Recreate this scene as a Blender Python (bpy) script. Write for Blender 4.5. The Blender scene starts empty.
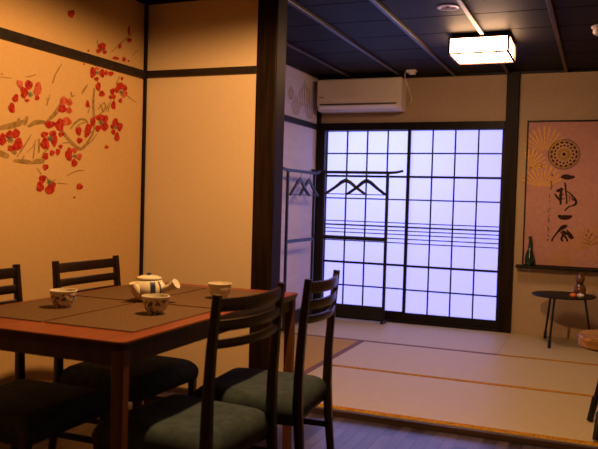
import bpy, bmesh, math, random
from mathutils import Vector, Matrix
random.seed(7)
C = bpy.context.scene.collection
PI = math.pi

# ------------------------------------------------------------------ camera
YAW, PITCH, ROLL, FPX, H = -0.38874795, -0.0342878, 0.02863209, 732.73, 1.12
fw = Vector((math.sin(YAW)*math.cos(PITCH), math.cos(YAW)*math.cos(PITCH), math.sin(PITCH)))
r0 = Vector((math.cos(YAW), -math.sin(YAW), 0)); u0 = r0.cross(fw)
cr, sr = math.cos(ROLL), math.sin(ROLL)
RT = cr*r0 + sr*u0; UP = -sr*r0 + cr*u0
CAM = Vector((0, 0, H))
cd = bpy.data.cameras.new('camera'); cam = bpy.data.objects.new('camera', cd); C.objects.link(cam)
m = Matrix((RT, UP, -fw)).transposed().to_4x4(); m.translation = CAM
cam.matrix_world = m
cd.sensor_width = 36; cd.lens = FPX/598*36; cd.clip_start = 0.05
cd.dof.use_dof = True; cd.dof.focus_distance = 4.6; cd.dof.aperture_fstop = 5.0
bpy.context.scene.camera = cam

def at(ax, val, x, y):
    """measured point of the photograph -> point on the wall / floor plane it lies on"""
    d = RT*((x-299)/FPX) - UP*((y-224.5)/FPX) + fw
    return CAM + d*((val-CAM[ax])/d[ax])

# ------------------------------------------------------------------ materials
def srgb(h):
    v = [int(h[i:i+2], 16)/255 for i in (0, 2, 4)]
    return tuple(c/12.92 if c <= .04045 else ((c+.055)/1.055)**2.4 for c in v) + (1,)

def newmat(name):
    mt = bpy.data.materials.new(name); mt.use_nodes = True
    return mt, mt.node_tree, mt.node_tree.nodes, mt.node_tree.links, mt.node_tree.nodes['Principled BSDF']

def mat(name, c1, c2=None, rough=.6, scale=(5, 5, 5), detail=3, spec=.4, bump=0, metal=0, lo=.35, hi=.65, bscale=None, coat=0):
    mt, nt, N, L, b = newmat(name)
    b.inputs['Roughness'].default_value = rough
    b.inputs['Specular IOR Level'].default_value = spec
    b.inputs['Metallic'].default_value = metal
    b.inputs['Coat Weight'].default_value = coat
    b.inputs['Coat Roughness'].default_value = .2
    c2 = c2 or c1
    tc = N.new('ShaderNodeTexCoord'); mp = N.new('ShaderNodeMapping'); mp.inputs['Scale'].default_value = scale
    nz = N.new('ShaderNodeTexNoise'); nz.inputs['Scale'].default_value = 1; nz.inputs['Detail'].default_value = detail
    cr_ = N.new('ShaderNodeValToRGB'); cr_.color_ramp.elements[0].color = srgb(c1); cr_.color_ramp.elements[1].color = srgb(c2)
    cr_.color_ramp.elements[0].position = lo; cr_.color_ramp.elements[1].position = hi
    L.new(tc.outputs['Object'], mp.inputs['Vector']); L.new(mp.outputs['Vector'], nz.inputs['Vector'])
    L.new(nz.outputs['Fac'], cr_.inputs['Fac']); L.new(cr_.outputs['Color'], b.inputs['Base Color'])
    if bump:
        bp = N.new('ShaderNodeBump'); bp.inputs['Strength'].default_value = bump; bp.inputs['Distance'].default_value = .004
        src = nz.outputs['Fac']
        if bscale:
            mp2 = N.new('ShaderNodeMapping'); mp2.inputs['Scale'].default_value = bscale
            n2 = N.new('ShaderNodeTexNoise'); n2.inputs['Scale'].default_value = 1; n2.inputs['Detail'].default_value = 2
            L.new(tc.outputs['Object'], mp2.inputs['Vector']); L.new(mp2.outputs['Vector'], n2.inputs['Vector']); src = n2.outputs['Fac']
        L.new(src, bp.inputs['Height']); L.new(bp.outputs['Normal'], b.inputs['Normal'])
    return mt

def emit(name, col, s):
    mt, nt, N, L, b = newmat(name)
    b.inputs['Base Color'].default_value = (.8, .8, .8, 1)
    b.inputs['Emission Color'].default_value = col; b.inputs['Emission Strength'].default_value = s
    b.inputs['Roughness'].default_value = .9
    return mt

def shoji_mat():
    """paper that glows with daylight and also passes the light of the lamp outside"""
    mt, nt, N, L, b = newmat('backlit shoji paper')
    out = N['Material Output']; N.remove(b)
    em = N.new('ShaderNodeEmission'); em.inputs['Color'].default_value = (.33, .31, 1.05, 1); em.inputs['Strength'].default_value = 1.0
    tr = N.new('ShaderNodeBsdfTranslucent'); tr.inputs['Color'].default_value = (.85, .86, .88, 1)
    df = N.new('ShaderNodeBsdfDiffuse'); df.inputs['Color'].default_value = (.30, .29, .30, 1)
    a = N.new('ShaderNodeAddShader'); c = N.new('ShaderNodeMixShader'); c.inputs['Fac'].default_value = .35
    L.new(tr.outputs[0], c.inputs[1]); L.new(df.outputs[0], c.inputs[2]); L.new(c.outputs[0], a.inputs[0]); L.new(em.outputs[0], a.inputs[1]); L.new(a.outputs[0], out.inputs['Surface'])
    return mt

def plank_mat(name, cols, w, ln, rough, seam=.006):
    """boards running along Y, each board its own tone"""
    mt, nt, N, L, b = newmat(name)
    tc = N.new('ShaderNodeTexCoord'); mp = N.new('ShaderNodeMapping'); mp.inputs['Rotation'].default_value = (0, 0, PI/2)
    br = N.new('ShaderNodeTexBrick'); br.inputs['Scale'].default_value = 1; br.inputs['Brick Width'].default_value = ln
    br.inputs['Row Height'].default_value = w; br.inputs['Mortar Size'].default_value = seam; br.offset = .37
    br.inputs['Color1'].default_value = srgb(cols[0]); br.inputs['Color2'].default_value = srgb(cols[1]); br.inputs['Mortar'].default_value = srgb(cols[2])
    br.inputs['Bias'].default_value = 0
    nz = N.new('ShaderNodeTexNoise'); nz.inputs['Scale'].default_value = 1; nz.inputs['Detail'].default_value = 5
    m2 = N.new('ShaderNodeMapping'); m2.inputs['Scale'].default_value = (55, 4, 4)
    mx = N.new('ShaderNodeMixRGB'); mx.blend_type = 'MULTIPLY'; mx.inputs['Fac'].default_value = .55
    rp = N.new('ShaderNodeValToRGB'); rp.color_ramp.elements[0].position = .3; rp.color_ramp.elements[0].color = (.35, .35, .35, 1); rp.color_ramp.elements[1].position = .65
    L.new(tc.outputs['Object'], mp.inputs['Vector']); L.new(mp.outputs['Vector'], br.inputs['Vector'])
    L.new(tc.outputs['Object'], m2.inputs['Vector']); L.new(m2.outputs['Vector'], nz.inputs['Vector']); L.new(nz.outputs['Fac'], rp.inputs['Fac'])
    L.new(br.outputs['Color'], mx.inputs['Color1']); L.new(rp.outputs['Color'], mx.inputs['Color2'])
    L.new(mx.outputs['Color'], b.inputs['Base Color']); b.inputs['Roughness'].default_value = rough
    return mt

def pattern_mat(name, base, spots, thr=.62, scale=28, spot2=None, rough=.25):
    """glazed ware with painted sprigs"""
    mt, nt, N, L, b = newmat(name)
    tc = N.new('ShaderNodeTexCoord')
    nz = N.new('ShaderNodeTexNoise'); nz.inputs['Scale'].default_value = scale; nz.inputs['Detail'].default_value = 1.5
    g = N.new('ShaderNodeMath'); g.operation = 'GREATER_THAN'; g.inputs[1].default_value = thr
    n2 = N.new('ShaderNodeTexNoise'); n2.inputs['Scale'].default_value = scale*.5
    r2 = N.new('ShaderNodeValToRGB'); r2.color_ramp.interpolation = 'CONSTANT'
    r2.color_ramp.elements[0].color = srgb(spots); r2.color_ramp.elements[1].position = .52; r2.color_ramp.elements[1].color = srgb(spot2 or spots)
    sx = N.new('ShaderNodeSeparateXYZ'); lt = N.new('ShaderNodeMath'); lt.operation = 'LESS_THAN'; lt.inputs[1].default_value = .052
    ml = N.new('ShaderNodeMath'); ml.operation = 'MULTIPLY'
    mx = N.new('ShaderNodeMixRGB'); mx.inputs['Color1'].default_value = srgb(base)
    L.new(tc.outputs['Object'], nz.inputs['Vector']); L.new(tc.outputs['Object'], n2.inputs['Vector']); L.new(tc.outputs['Object'], sx.inputs['Vector'])
    L.new(nz.outputs['Fac'], g.inputs[0]); L.new(sx.outputs['Z'], lt.inputs[0]); L.new(g.outputs[0], ml.inputs[0]); L.new(lt.outputs[0], ml.inputs[1])
    L.new(n2.outputs['Fac'], r2.inputs['Fac']); L.new(ml.outputs[0], mx.inputs['Fac']); L.new(r2.outputs['Color'], mx.inputs['Color2'])
    L.new(mx.outputs['Color'], b.inputs['Base Color']); b.inputs['Roughness'].default_value = rough
    return mt

def weave_mat(name, c1, c2, sx, sy, rough, spec=.3, bump=.4):
    """rush / woven straw: fine ribs"""
    mt, nt, N, L, b = newmat(name)
    tc = N.new('ShaderNodeTexCoord'); mp = N.new('ShaderNodeMapping'); mp.inputs['Scale'].default_value = (sx, sy, 1)
    nz = N.new('ShaderNodeTexNoise'); nz.inputs['Scale'].default_value = 1; nz.inputs['Detail'].default_value = 4
    rp = N.new('ShaderNodeValToRGB'); rp.color_ramp.elements[0].color = srgb(c1); rp.color_ramp.elements[1].color = srgb(c2)
    rp.color_ramp.elements[0].position = .3; rp.color_ramp.elements[1].position = .7
    bp = N.new('ShaderNodeBump'); bp.inputs['Strength'].default_value = bump; bp.inputs['Distance'].default_value = .002
    L.new(tc.outputs['Object'], mp.inputs['Vector']); L.new(mp.outputs['Vector'], nz.inputs['Vector']); L.new(nz.outputs['Fac'], rp.inputs['Fac'])
    L.new(rp.outputs['Color'], b.inputs['Base Color']); L.new(nz.outputs['Fac'], bp.inputs['Height']); L.new(bp.outputs['Normal'], b.inputs['Normal'])
    b.inputs['Roughness'].default_value = rough; b.inputs['Specular IOR Level'].default_value = spec
    return mt

M = {}
M['wall'] = mat('paper wall', 'CDB48F', 'D0B792', .85, (60, 60, 60), spec=.12)
M['wall_dim'] = mat('dimmed ochre paper', 'C09C6A', 'C4A06E', .85, (60, 60, 60), spec=.12)  # paper colour deepened to stand for weaker lamplight on this side
M['plaster'] = mat('sand plaster', 'AE977B', 'B49E83', .9, (70, 70, 70), spec=.1, bump=.05)
M['mauve'] = mat('pale wood grain panel', 'D6CCD8', 'DED4DE', .7, (14, 3, 22), spec=.2)
M['darkwood'] = mat('black stained wood', '0C0807', '160F0B', .5, (30, 30, 3), spec=.22)
M['postwood'] = mat('dark brown post wood', '120A06', '24160C', .5, (40, 40, 2.5), spec=.12)
M['rail'] = mat('dark wall rail', '18110E', '261B15', .5, (3, 30, 30), spec=.35)
M['ceil'] = mat('dark ceiling board', '0C0808', '130D0D', .6, (3, 26, 26), spec=.12)
M['batten'] = mat('ceiling batten wood', '1C1412', '281C18', .4, (30, 3, 30), spec=.5)
M['floor'] = plank_mat('grey brown plank floor', ('60566A', '322B38', '0E0C0E'), .06, .8, .28, .002)  # boards bluer than grey brown, the shoji's reflected light mixed in
M['edgewood'] = mat('step edge wood', '33241F', '443029', .5, (3, 40, 40))
M['shoji'] = shoji_mat()
M['tatami'] = weave_mat('tatami rush', 'B6A67A', 'C6B68A', 14, 260, .48, .3, .3)
M['tatami_sheen'] = weave_mat('tatami rush with golden sheen', 'A88A50', 'B89A60', 260, 14, .75, .1, .35)  # golden colour holds the sheen of the crosswise weave
M['gold'] = mat('gold brocade border', '8E5E08', 'CC921C', .85, (90, 90, 90), spec=.03, detail=1)
M['mauvecloth'] = mat('dull purple brown border cloth', '6B4A40', '7A5648', .7, (90, 90, 90))
M['tabletop'] = mat('red brown table wood', '692C14', '7C361A', .38, (30, 3, 30), spec=.45)
M['tablewood'] = mat('table frame wood', '35190B', '472310', .45, (22, 22, 3), spec=.35)
M['tableleg_lit'] = mat('lit table leg wood', '56300F', '663A16', .45, (22, 22, 3), spec=.35)  # frame wood lightened, warm bounce light put into the colour
M['chairwood'] = mat('dark mahogany chair wood', '150A07', '20100A', .33, (22, 22, 4), spec=.45)
M['seat'] = mat('dark teal seat cloth', '2E383B', '3C4648', .9, (26, 26, 26), spec=.15, bump=.3, bscale=(500, 500, 500))
M['placemat'] = weave_mat('woven brown placemat', '46331C', '6C5032', 120, 120, .75, .2, .6)
M['cup1'] = pattern_mat('cream glazed cup with sprigs', 'D8CDB4', '3F4456', .55, 80, '8A4F62')
M['cup2'] = pattern_mat('cream glazed cup with flowers', 'D8CDB4', '6E4A55', .54, 75, '4B5A48')
M['cup3'] = mat('plain cream glaze', 'D6CAB0', 'DDD2BA', .25, (20, 20, 20), spec=.5)
M['pot'] = mat('cream teapot glaze', 'D2C6A8', 'DCD0B4', .22, (20, 20, 20), spec=.5)
M['potblue'] = mat('blue teapot band', '232C48', '303C60', .25, (60, 60, 60), spec=.5)
M['red'] = mat('brushed red petals', '84180F', 'B63A2A', .8, (45, 45, 45), spec=.1)
M['pinkred'] = mat('washed red petals', 'A03A28', 'C06248', .8, (45, 45, 45), spec=.1)
M['stamen'] = mat('grey stamen ink', '50503F', '7A7256', .8, (80, 80, 80), spec=.1)
M['branch'] = mat('olive brown branch ink', '7E6238', 'A07E4C', .8, (40, 40, 40), spec=.1)
M['lamp'] = emit('lit lantern paper', (1.0, .56, .30, 1), 31.0)
M['lampframe'] = mat('lantern frame wood', '5A3524', '6B4230', .5, (20, 20, 20))
M['white'] = mat('white plastic', 'CFC8C4', 'D6CFCB', .35, (4, 4, 4), spec=.4)
M['flap'] = mat('glossy white flap', 'E6E6EA', 'ECECF0', .2, (3, 3, 3), spec=.6)
M['acgrey'] = mat('dark air outlet', '3A3540', '46404A', .5)
M['ivory'] = mat('ivory plastic', 'D8CAB8', 'DED2C2', .45, (4, 4, 4))
M['black'] = mat('black painted steel', '0E0D0E', '161416', .4, spec=.4)
M['blacktop'] = mat('matt black table top', '141214', '1C191A', .5, (8, 8, 8), spec=.35)
M['hanger'] = mat('dark purple brown hanger', '181018', '241822', .4, (20, 20, 20), spec=.5)
M['pink'] = mat('dusty pink panel paper', 'B4847A', 'BA8C82', .85, (30, 30, 30), spec=.1)
M['fan'] = mat('gold fan paint', 'D0962E', 'DEAA40', .5, (60, 60, 60), spec=.4)
M['fanfaint'] = mat('faint gold fan paint', 'B8854E', 'BF8E5A', .6, (60, 60, 60), spec=.2)
M['ink'] = mat('dark brown brush ink', '2A1512', '38201A', .7, (60, 60, 60), spec=.2)
M['seal'] = mat('dull gold seal ring', 'A77A36', 'B88B44', .5)
M['tanleaf'] = mat('tan painted leaf', 'B4977E', 'BEA48C', .8, (40, 40, 40), spec=.1)
M['bottle'] = mat('dark green glazed bottle', '10261F', '1B3A30', .2, (12, 12, 12), spec=.6)
M['gourd'] = mat('lacquered brown gourd', '4A2A18', '6C462A', .25, (40, 40, 14), spec=.6)
M['gourdband'] = mat('dark gourd band', '2A1510', '371C14', .3)
M['orange'] = mat('orange glaze', 'D86A14', 'E07E22', .35)
M['cream'] = mat('white glaze', 'D8CFC0', 'E0D8CA', .35)
M['slab'] = mat('live edge wood', '74502A', 'A27844', .5, (5, 22, 30), spec=.35)
M['tin'] = mat('aged brass', '6E5A30', '7E6838', .35, metal=.9)

# ------------------------------------------------------------------ mesh builder
class MB:
    def __init__(s): s.bm = bmesh.new()
    def box(s, a, b, bev=0, rot=None):
        cx = [(a[i]+b[i])/2 for i in range(3)]; d = [abs(b[i]-a[i]) for i in range(3)]
        g = bmesh.ops.create_cube(s.bm, size=1)['verts']
        for v in g: v.co = Vector((v.co.x*d[0], v.co.y*d[1], v.co.z*d[2]))
        if bev:
            es = list({e for v in g for e in v.link_edges})
            r = bmesh.ops.bevel(s.bm, geom=es, offset=bev, segments=2, affect='EDGES', profile=.6)
            g = list({v for f in r['faces'] for v in f.verts} | {v for v in g if v.is_valid})
        mt = Matrix.Translation(cx)
        if rot: mt = mt @ rot
        for v in g: v.co = mt @ v.co
        return s
    def poly(s, pts):
        vs = [s.bm.verts.new(p) for p in pts]; s.bm.faces.new(vs); return s
    def tube(s, pts, r, n=10, sx=1.0, cap=True):
        """swept tube; r a number or a list; sx squashes the section"""
        pts = [Vector(p) for p in pts]; rs = r if isinstance(r, (list, tuple)) else [r]*len(pts)
        rings = []; ref = None
        for i, p in enumerate(pts):
            t = (pts[min(i+1, len(pts)-1)]-pts[max(i-1, 0)]).normalized()
            if ref is None:
                ref = Vector((0, 0, 1)) if abs(t.z) < .9 else Vector((0, 1, 0))
            a = t.cross(ref).normalized(); b = a.cross(t).normalized(); ref = b
            rings.append([s.bm.verts.new(p + a*(rs[i]*sx*math.cos(k*2*PI/n)) + b*(rs[i]*math.sin(k*2*PI/n))) for k in range(n)])
        for A, B in zip(rings, rings[1:]):
            for k in range(n): s.bm.faces.new((A[k], A[(k+1) % n], B[(k+1) % n], B[k]))
        if cap:
            s.bm.faces.new(rings[0][::-1]); s.bm.faces.new(rings[-1])
        return s
    def bar(s, pts, hw, hh, up=(0, 0, 1)):
        """rectangular section swept along pts; hw sideways half width, hh along up (numbers or lists)"""
        pts = [Vector(p) for p in pts]; up = Vector(up)
        W = hw if isinstance(hw, (list, tuple)) else [hw]*len(pts); Hh = hh if isinstance(hh, (list, tuple)) else [hh]*len(pts)
        rings = []
        for i, p in enumerate(pts):
            t = (pts[min(i+1, len(pts)-1)]-pts[max(i-1, 0)]).normalized()
            a = t.cross(up).normalized(); b = a.cross(t).normalized()
            w, h = W[i], Hh[i]; c = .3
            sec = [(-w, -h*(1-c)), (-w*(1-c), -h), (w*(1-c), -h), (w, -h*(1-c)), (w, h*(1-c)), (w*(1-c), h), (-w*(1-c), h), (-w, h*(1-c))]
            rings.append([s.bm.verts.new(p+a*x+b*y) for x, y in sec])
        n = 8
        for A, B in zip(rings, rings[1:]):
            for k in range(n): s.bm.faces.new((A[k], A[(k+1) % n], B[(k+1) % n], B[k]))
        s.bm.faces.new(rings[0][::-1]); s.bm.faces.new(rings[-1])
        return s
    def lathe(s, prof, n=28, c=(0, 0, 0)):
        rings = []
        for r, z in prof:
            if r < 1e-5: rings.append([s.bm.verts.new((c[0], c[1], c[2]+z))])
            else: rings.append([s.bm.verts.new((c[0]+r*math.cos(k*2*PI/n), c[1]+r*math.sin(k*2*PI/n), c[2]+z)) for k in range(n)])
        for A, B in zip(rings, rings[1:]):
            for k in range(n):
                q = [A[k % len(A)], A[(k+1) % len(A)], B[(k+1) % len(B)], B[k % len(B)]]
                u = []
                for v in q:
                    if v not in u: u.append(v)
                if len(u) > 2: s.bm.faces.new(u)
        return s
    def prism(s, out, z0, z1):
        a = [s.bm.verts.new((x, y, z0)) for x, y in out]; b = [s.bm.verts.new((x, y, z1)) for x, y in out]
        n = len(out); s.bm.faces.new(a[::-1]); s.bm.faces.new(b)
        for k in range(n): s.bm.faces.new((a[k], a[(k+1) % n], b[(k+1) % n], b[k]))
        return s
    def build(s, name, m, parent=None, smooth=False, loc=None):
        bmesh.ops.recalc_face_normals(s.bm, faces=s.bm.faces)
        me = bpy.data.meshes.new(name); s.bm.to_mesh(me); s.bm.free()
        me.materials.append(m)
        if smooth: me.polygons.foreach_set('use_smooth', [True]*len(me.polygons)); 
        o = bpy.data.objects.new(name, me); C.objects.link(o)
        if smooth:
            md = o.modifiers.new('edge', 'EDGE_SPLIT'); md.split_angle = math.radians(42)
        if parent: o.parent = parent
        if loc: o.location = loc
        return o

def thing(name, label, cat, loc=(0, 0, 0), rz=0, group=None):
    o = bpy.data.objects.new(name, None); C.objects.link(o); o.empty_display_size = .1
    o.location = loc; o.rotation_euler = (0, 0, rz); o['label'] = label; o['category'] = cat; o['kind'] = 'thing'
    if group: o['group'] = group
    return o
def tag(o, label, cat, group=None):
    o['label'] = label; o['category'] = cat; o['kind'] = 'thing'
    if group: o['group'] = group
    return o
def struct(o, label=None, cat=None):
    o['kind'] = 'structure'
    if label: o['label'] = label
    if cat: o['category'] = cat
    return o
def dup(root, loc, rz, label):
    r = root.copy(); C.objects.link(r); r.location = loc; r.rotation_euler = (0, 0, rz); r['label'] = label
    for ch in list(root.children):
        c = ch.copy(); C.objects.link(c); c.parent = r
        for g in list(ch.children):
            d = g.copy(); C.objects.link(d); d.parent = c
    return r

XL, YP, YB, ZC, ZF = -2.56, 3.74, 6.664, 2.285, -.035   # left wall, panel wall, back wall, ceiling, near floor
XR, YN = 2.0, -1.6

# ------------------------------------------------------------------ shell
struct(MB().box((XL-.1, YN-.1, ZF-.1), (XR+.1, 3.70, ZF)).build('floor', M['floor']), 'grey brown plank floor of the dining area, shoji blue mixed into its colour', 'floor')
struct(MB().box((XL-.1, 3.70, -.2), (XR+.1, YB+.1, -.05)).build('floor', M['edgewood']), 'wooden base under the tatami mats', 'floor')
struct(MB().box((XL, 3.675, ZF), (XR, 3.705, -.004), .003).build('trim_1', M['edgewood']), 'wooden step edge in front of the tatami', 'trim')
struct(MB().box((XL-.1, YN-.1, ZF-.05), (XL, YP+.03, ZC+.05)).build('wall_left', M['wall_dim']), 'tan papered wall carrying the painted red blossom branch', 'wall')
struct(MB().box((XL-.1, YP+.03, -.1), (XL, YB+.1, ZC+.05)).build('wall_left', M['mauve']), 'mauve tinted side wall of the tatami room', 'wall')
struct(MB().box((XL, YP, ZF-.05), (-1.79, YP+.06, ZC+.03)).build('wall_partition', M['wall']), 'tan papered partition wall between blossom wall and dark post', 'wall')
struct(MB().box((XR, YN-.1, -.1), (XR+.1, YB+.1, ZC+.05)).build('wall_right', M['plaster']), 'plaster wall on the right', 'wall')
struct(MB().box((XL-.1, YN-.1, -.1), (XR+.1, YN, ZC+.05)).build('wall_near', M['wall']), 'wall behind the camera', 'wall')
# back wall with the door opening x -2.50 .. -0.79, z 0 .. 1.79
wb = MB()
wb.box((XL-.1, YB, 1.80), (-.70, YB+.1, ZC+.05)); wb.box((-.74, YB, -.1), (XR+.1, YB+.1, ZC+.05)); wb.box((XL-.1, YB, -.1), (-2.53, YB+.1, 1.82))
struct(wb.build('wall_back', M['plaster']), 'tan sand plaster back wall above and right of the shoji', 'wall')
# ceiling: boards across X, thin joints
cb = MB(); y = YN; bw = .455
y0 = 4.585 - bw*14
for k in range(20):
    cb.box((XL-.1, y0+k*bw+.004, ZC), (XR+.1, y0+(k+1)*bw-.004, ZC+.03), .003)
cb.box((XL-.1, YN-.1, ZC+.02), (XR+.1, YB+.1, ZC+.06))
struct(cb.build('ceiling', M['ceil']), 'dark boarded ceiling', 'ceiling')
n = 2
for x in (-2.19, -1.72, -1.25, -.78, -.31, .16, .63, 1.10, 1.57):
    struct(MB().box((x-.014, YN, ZC-.022), (x+.014, YB-.03, ZC+.004), .004).build('trim_%d' % n, M['batten']), 'long ceiling batten', 'trim'); n += 1
def trim(mb, m, label):
    global n
    o = struct(mb.build('trim_%d' % n, m), label, 'trim'); n += 1; return o
trim(MB().box((XL, YB-.03, ZC-.02), (XR, YB, ZC+.01)), M['darkwood'], 'dark strip where the back wall meets the ceiling')
trim(MB().box((XL, YP-.014, ZC-.03), (-1.80, YP, ZC+.01), .002), M['darkwood'], 'dark strip on top of the partition wall')
trim(MB().box((XL, YN, ZC-.03), (XL+.014, YP, ZC+.01), .002), M['darkwood'], 'dark strip on top of the blossom wall')
trim(MB().box((XL, YN, 1.815), (XL+.016, YP-.001, 1.862), .003), M['rail'], 'dark rail along the blossom wall')
trim(MB().box((XL+.016, YP-.016, 1.822), (-1.81, YP, 1.862), .003), M['rail'], 'dark rail along the partition wall')
trim(MB().box((XL, YP-.018, ZF), (XL+.018, YP, ZC), .003), M['darkwood'], 'dark corner strip between blossom wall and partition wall')
trim(MB().box((XL, YP+.06, 1.795), (XL+.018, YB-.0, 1.847), .003), M['rail'], 'dark rail along the mauve wall')
trim(MB().box((XL, YB-.04, 0), (XL+.035, YB, ZC), .003), M['darkwood'], 'dark corner post by the air conditioner')
trim(MB().box((-1.815, YP-.01, ZF), (-1.69, YP+.125, ZC), .008), M['postwood'], 'thick dark brown post at the edge of the tatami')
trim(MB().box((-.792, YB-.05, 0), (-.683, YB+.02, ZC), .005), M['postwood'], 'brown post right of the shoji')
trim(MB().box((XL, YB-.045, 1.787), (-.792, YB+.03, 1.857), .004), M['darkwood'], 'black lintel above the shoji')
trim(MB().box((-2.53, YB-.045, 0), (-2.47, YB+.06, 1.787), .003), M['darkwood'], 'black jamb left of the shoji')
trim(MB().box((-.812, YB-.02, 0), (-.79, YB+.06, 1.787), .002), M['darkwood'], 'thin black jamb right of the shoji')
trim(MB().box((-2.53, YB-.04, -.01), (-.79, YB+.06, .022), .003), M['darkwood'], 'black sill under the shoji')

# shoji: two sliding screens, each frame > lattice + paper
def shoji(name, x0, x1, yc, label, sl, sr):
    z0, z1 = .095, 1.783
    o = MB()
    o.box((x0-sl, yc-.014, .02), (x0, yc+.014, 1.80)); o.box((x1, yc-.014, .02), (x1+sr, yc+.014, 1.80))
    o.box((x0, yc-.014, .02), (x1, yc+.014, z0)); o.box((x0, yc-.014, z1), (x1, yc+.014, 1.80))
    root = struct(o.build(name, M['darkwood']), label, 'sliding door')
    g = MB(); w = .006
    for k in (1, 2, 3):
        x = x0+(x1-x0)*k/4; g.box((x-w, yc-.008, z0), (x+w, yc+.006, z1))
    for z, hh in ((1.573, .006), (1.357, .010), (1.144, .006), (.926, .0042), (.889, .007), (.853, .0042), (.818, .0042), (.778, .0042), (.739, .0042), (.530, .010), (.309, .006)):
        g.box((x0, yc-.010, z-hh), (x1, yc+.006, z+hh))
    g.build('lattice', M['darkwood'], root)
    MB().box((x0-.004, yc+.006, z0-.004), (x1+.004, yc+.010, z1+.004)).build('paper', M['shoji'], root)
    return root
shoji('door_1', -2.465, -1.664, YB+.036, 'left shoji screen behind the hanging rack', .03, .03)
shoji('door_2', -1.637, -.817, YB+.000, 'right shoji screen beside the brown post', .028, .028)

# ------------------------------------------------------------------ tatami
def tatami(x0, x1, y0, y1, mt, label, borders):
    t = thing('tatami_mat', label, 'tatami mat', ((x0+x1)/2, (y0+y1)/2, -.05), 0, 'tatami mats')
    a, b = (x1-x0)/2, (y1-y0)/2
    MB().box((-a+.0005, -b+.0005, 0), (a-.0005, b-.0005, .05), .002).build('rush_surface', mt, t)
    for side, m_ in borders:
        w = .05
        q = {'n': ((-a, b-w), (a, b)), 's': ((-a, -b), (a, -b+w)), 'w': ((-a, -b), (-a+w, b)), 'e': ((a-w, -b), (a, b))}[side]
        MB().box((q[0][0]+.001, q[0][1]+.001, .01), (q[1][0]-.001, q[1][1]-.001, .0504)).build('border', m_, t)
G, P_ = M['gold'], M['mauvecloth']
tatami(XL, -.67, 5.60, YB-.002, M['tatami'], 'tatami mat along the shoji, under the hanging racks', [('s', P_)])
tatami(-.67, 1.22, 5.60, YB-.002, M['tatami'], 'tatami mat in the back row under the round black table', [('s', G)])
tatami(-1.70, .19, 4.65, 5.60, M['tatami'], 'tatami mat in the middle row, gold border on its near edge', [('s', G)])
tatami(-1.70, .19, 3.705, 4.65, M['tatami'], 'frontmost tatami mat with gold border, beside the plank floor', [('s', G)])
tatami(XL, -1.70, 3.81, 5.60, M['tatami_sheen'], 'tatami mat lying crosswise behind the dark post, golden sheen in its colour', [('e', P_)])
tatami(.19, 2.0, 4.65, 5.60, M['tatami'], 'tatami mat at the right end of the middle row', [('s', G)])
tatami(.19, 2.0, 3.705, 4.65, M['tatami'], 'tatami mat under the wooden slab stool', [('s', G)])

# ------------------------------------------------------------------ blossom mural on the left wall
mural = thing('blossom_mural', 'painted branch of red plum blossoms on the tan wall left of the corner', 'wall painting', (XL, 2.9, 1.4))
O = Vector((XL, 2.9, 1.4)); layer = [0]
def wp(x, y, lift): 
    p = at(0, XL+.0012+lift, x, y); return p-O
def petal(mb, x, y, rx, ry, ang=0, lift=0, n=14):
    a = math.radians(ang); pts = []
    ph = random.random()*6
    for k in range(n):
        t = k*2*PI/n; w = 1.1*(1+.11*math.sin(3*t+ph)+.06*math.sin(5*t+2*ph))
        u, v = rx*w*math.cos(t), ry*w*math.sin(t)
        pts.append(wp(x+u*math.cos(a)-v*math.sin(a), y+u*math.sin(a)+v*math.cos(a), lift))
    mb.poly(pts)
def ribbon_px(mb, pts, f, wscale=1.0):
    """brush stroke of changing width through pixel points (x, y, width)"""
    P = []
    for (a, b) in zip(pts, pts[1:]):
        for k in range(4):
            t = k/4; P.append([a[i]*(1-t)+b[i]*t for i in range(3)])
    P.append(list(pts[-1]))
    for _ in range(2):
        P = [P[0]]+[[(P[i-1][j]+2*P[i][j]+P[i+1][j])/4 for j in range(3)] for i in range(1, len(P)-1)]+[P[-1]]
    Lp, Rp = [], []
    for i, p in enumerate(P):
        q0, q1 = P[max(i-1, 0)], P[min(i+1, len(P)-1)]
        dx, dy = q1[0]-q0[0], q1[1]-q0[1]; d = math.hypot(dx, dy) or 1
        w = p[2]*wscale/2; Lp.append((p[0]-dy/d*w, p[1]+dx/d*w)); Rp.append((p[0]+dy/d*w, p[1]-dx/d*w))
    vl = [mb.bm.verts.new(f(*q)) for q in Lp]; vr = [mb.bm.verts.new(f(*q)) for q in Rp]
    for i in range(len(P)-1): mb.bm.faces.new((vl[i], vl[i+1], vr[i+1], vr[i]))
    # round ends sharing the last edge
    for va, vb, c, q in ((vl[0], vr[0], P[0], P[1]), (vr[-1], vl[-1], P[-1], P[-2])):
        dx, dy = c[0]-q[0], c[1]-q[1]; d = math.hypot(dx, dy) or 1; dx /= d; dy /= d; r = c[2]*wscale/2
        sg = 1 if va is vl[0] else -1
        arc = []
        for k in (1, 2, 3):
            t = k*PI/4; ox, oy = math.cos(t), math.sin(t)
            # side vector points from the axis to va
            sx_, sy_ = (dy, -dx)
            arc.append(mb.bm.verts.new(f(c[0]+r*(ox*sx_+oy*dx), c[1]+r*(ox*sy_+oy*dy))))
        try: mb.bm.faces.new([va]+arc+[vb])
        except ValueError: pass
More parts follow.
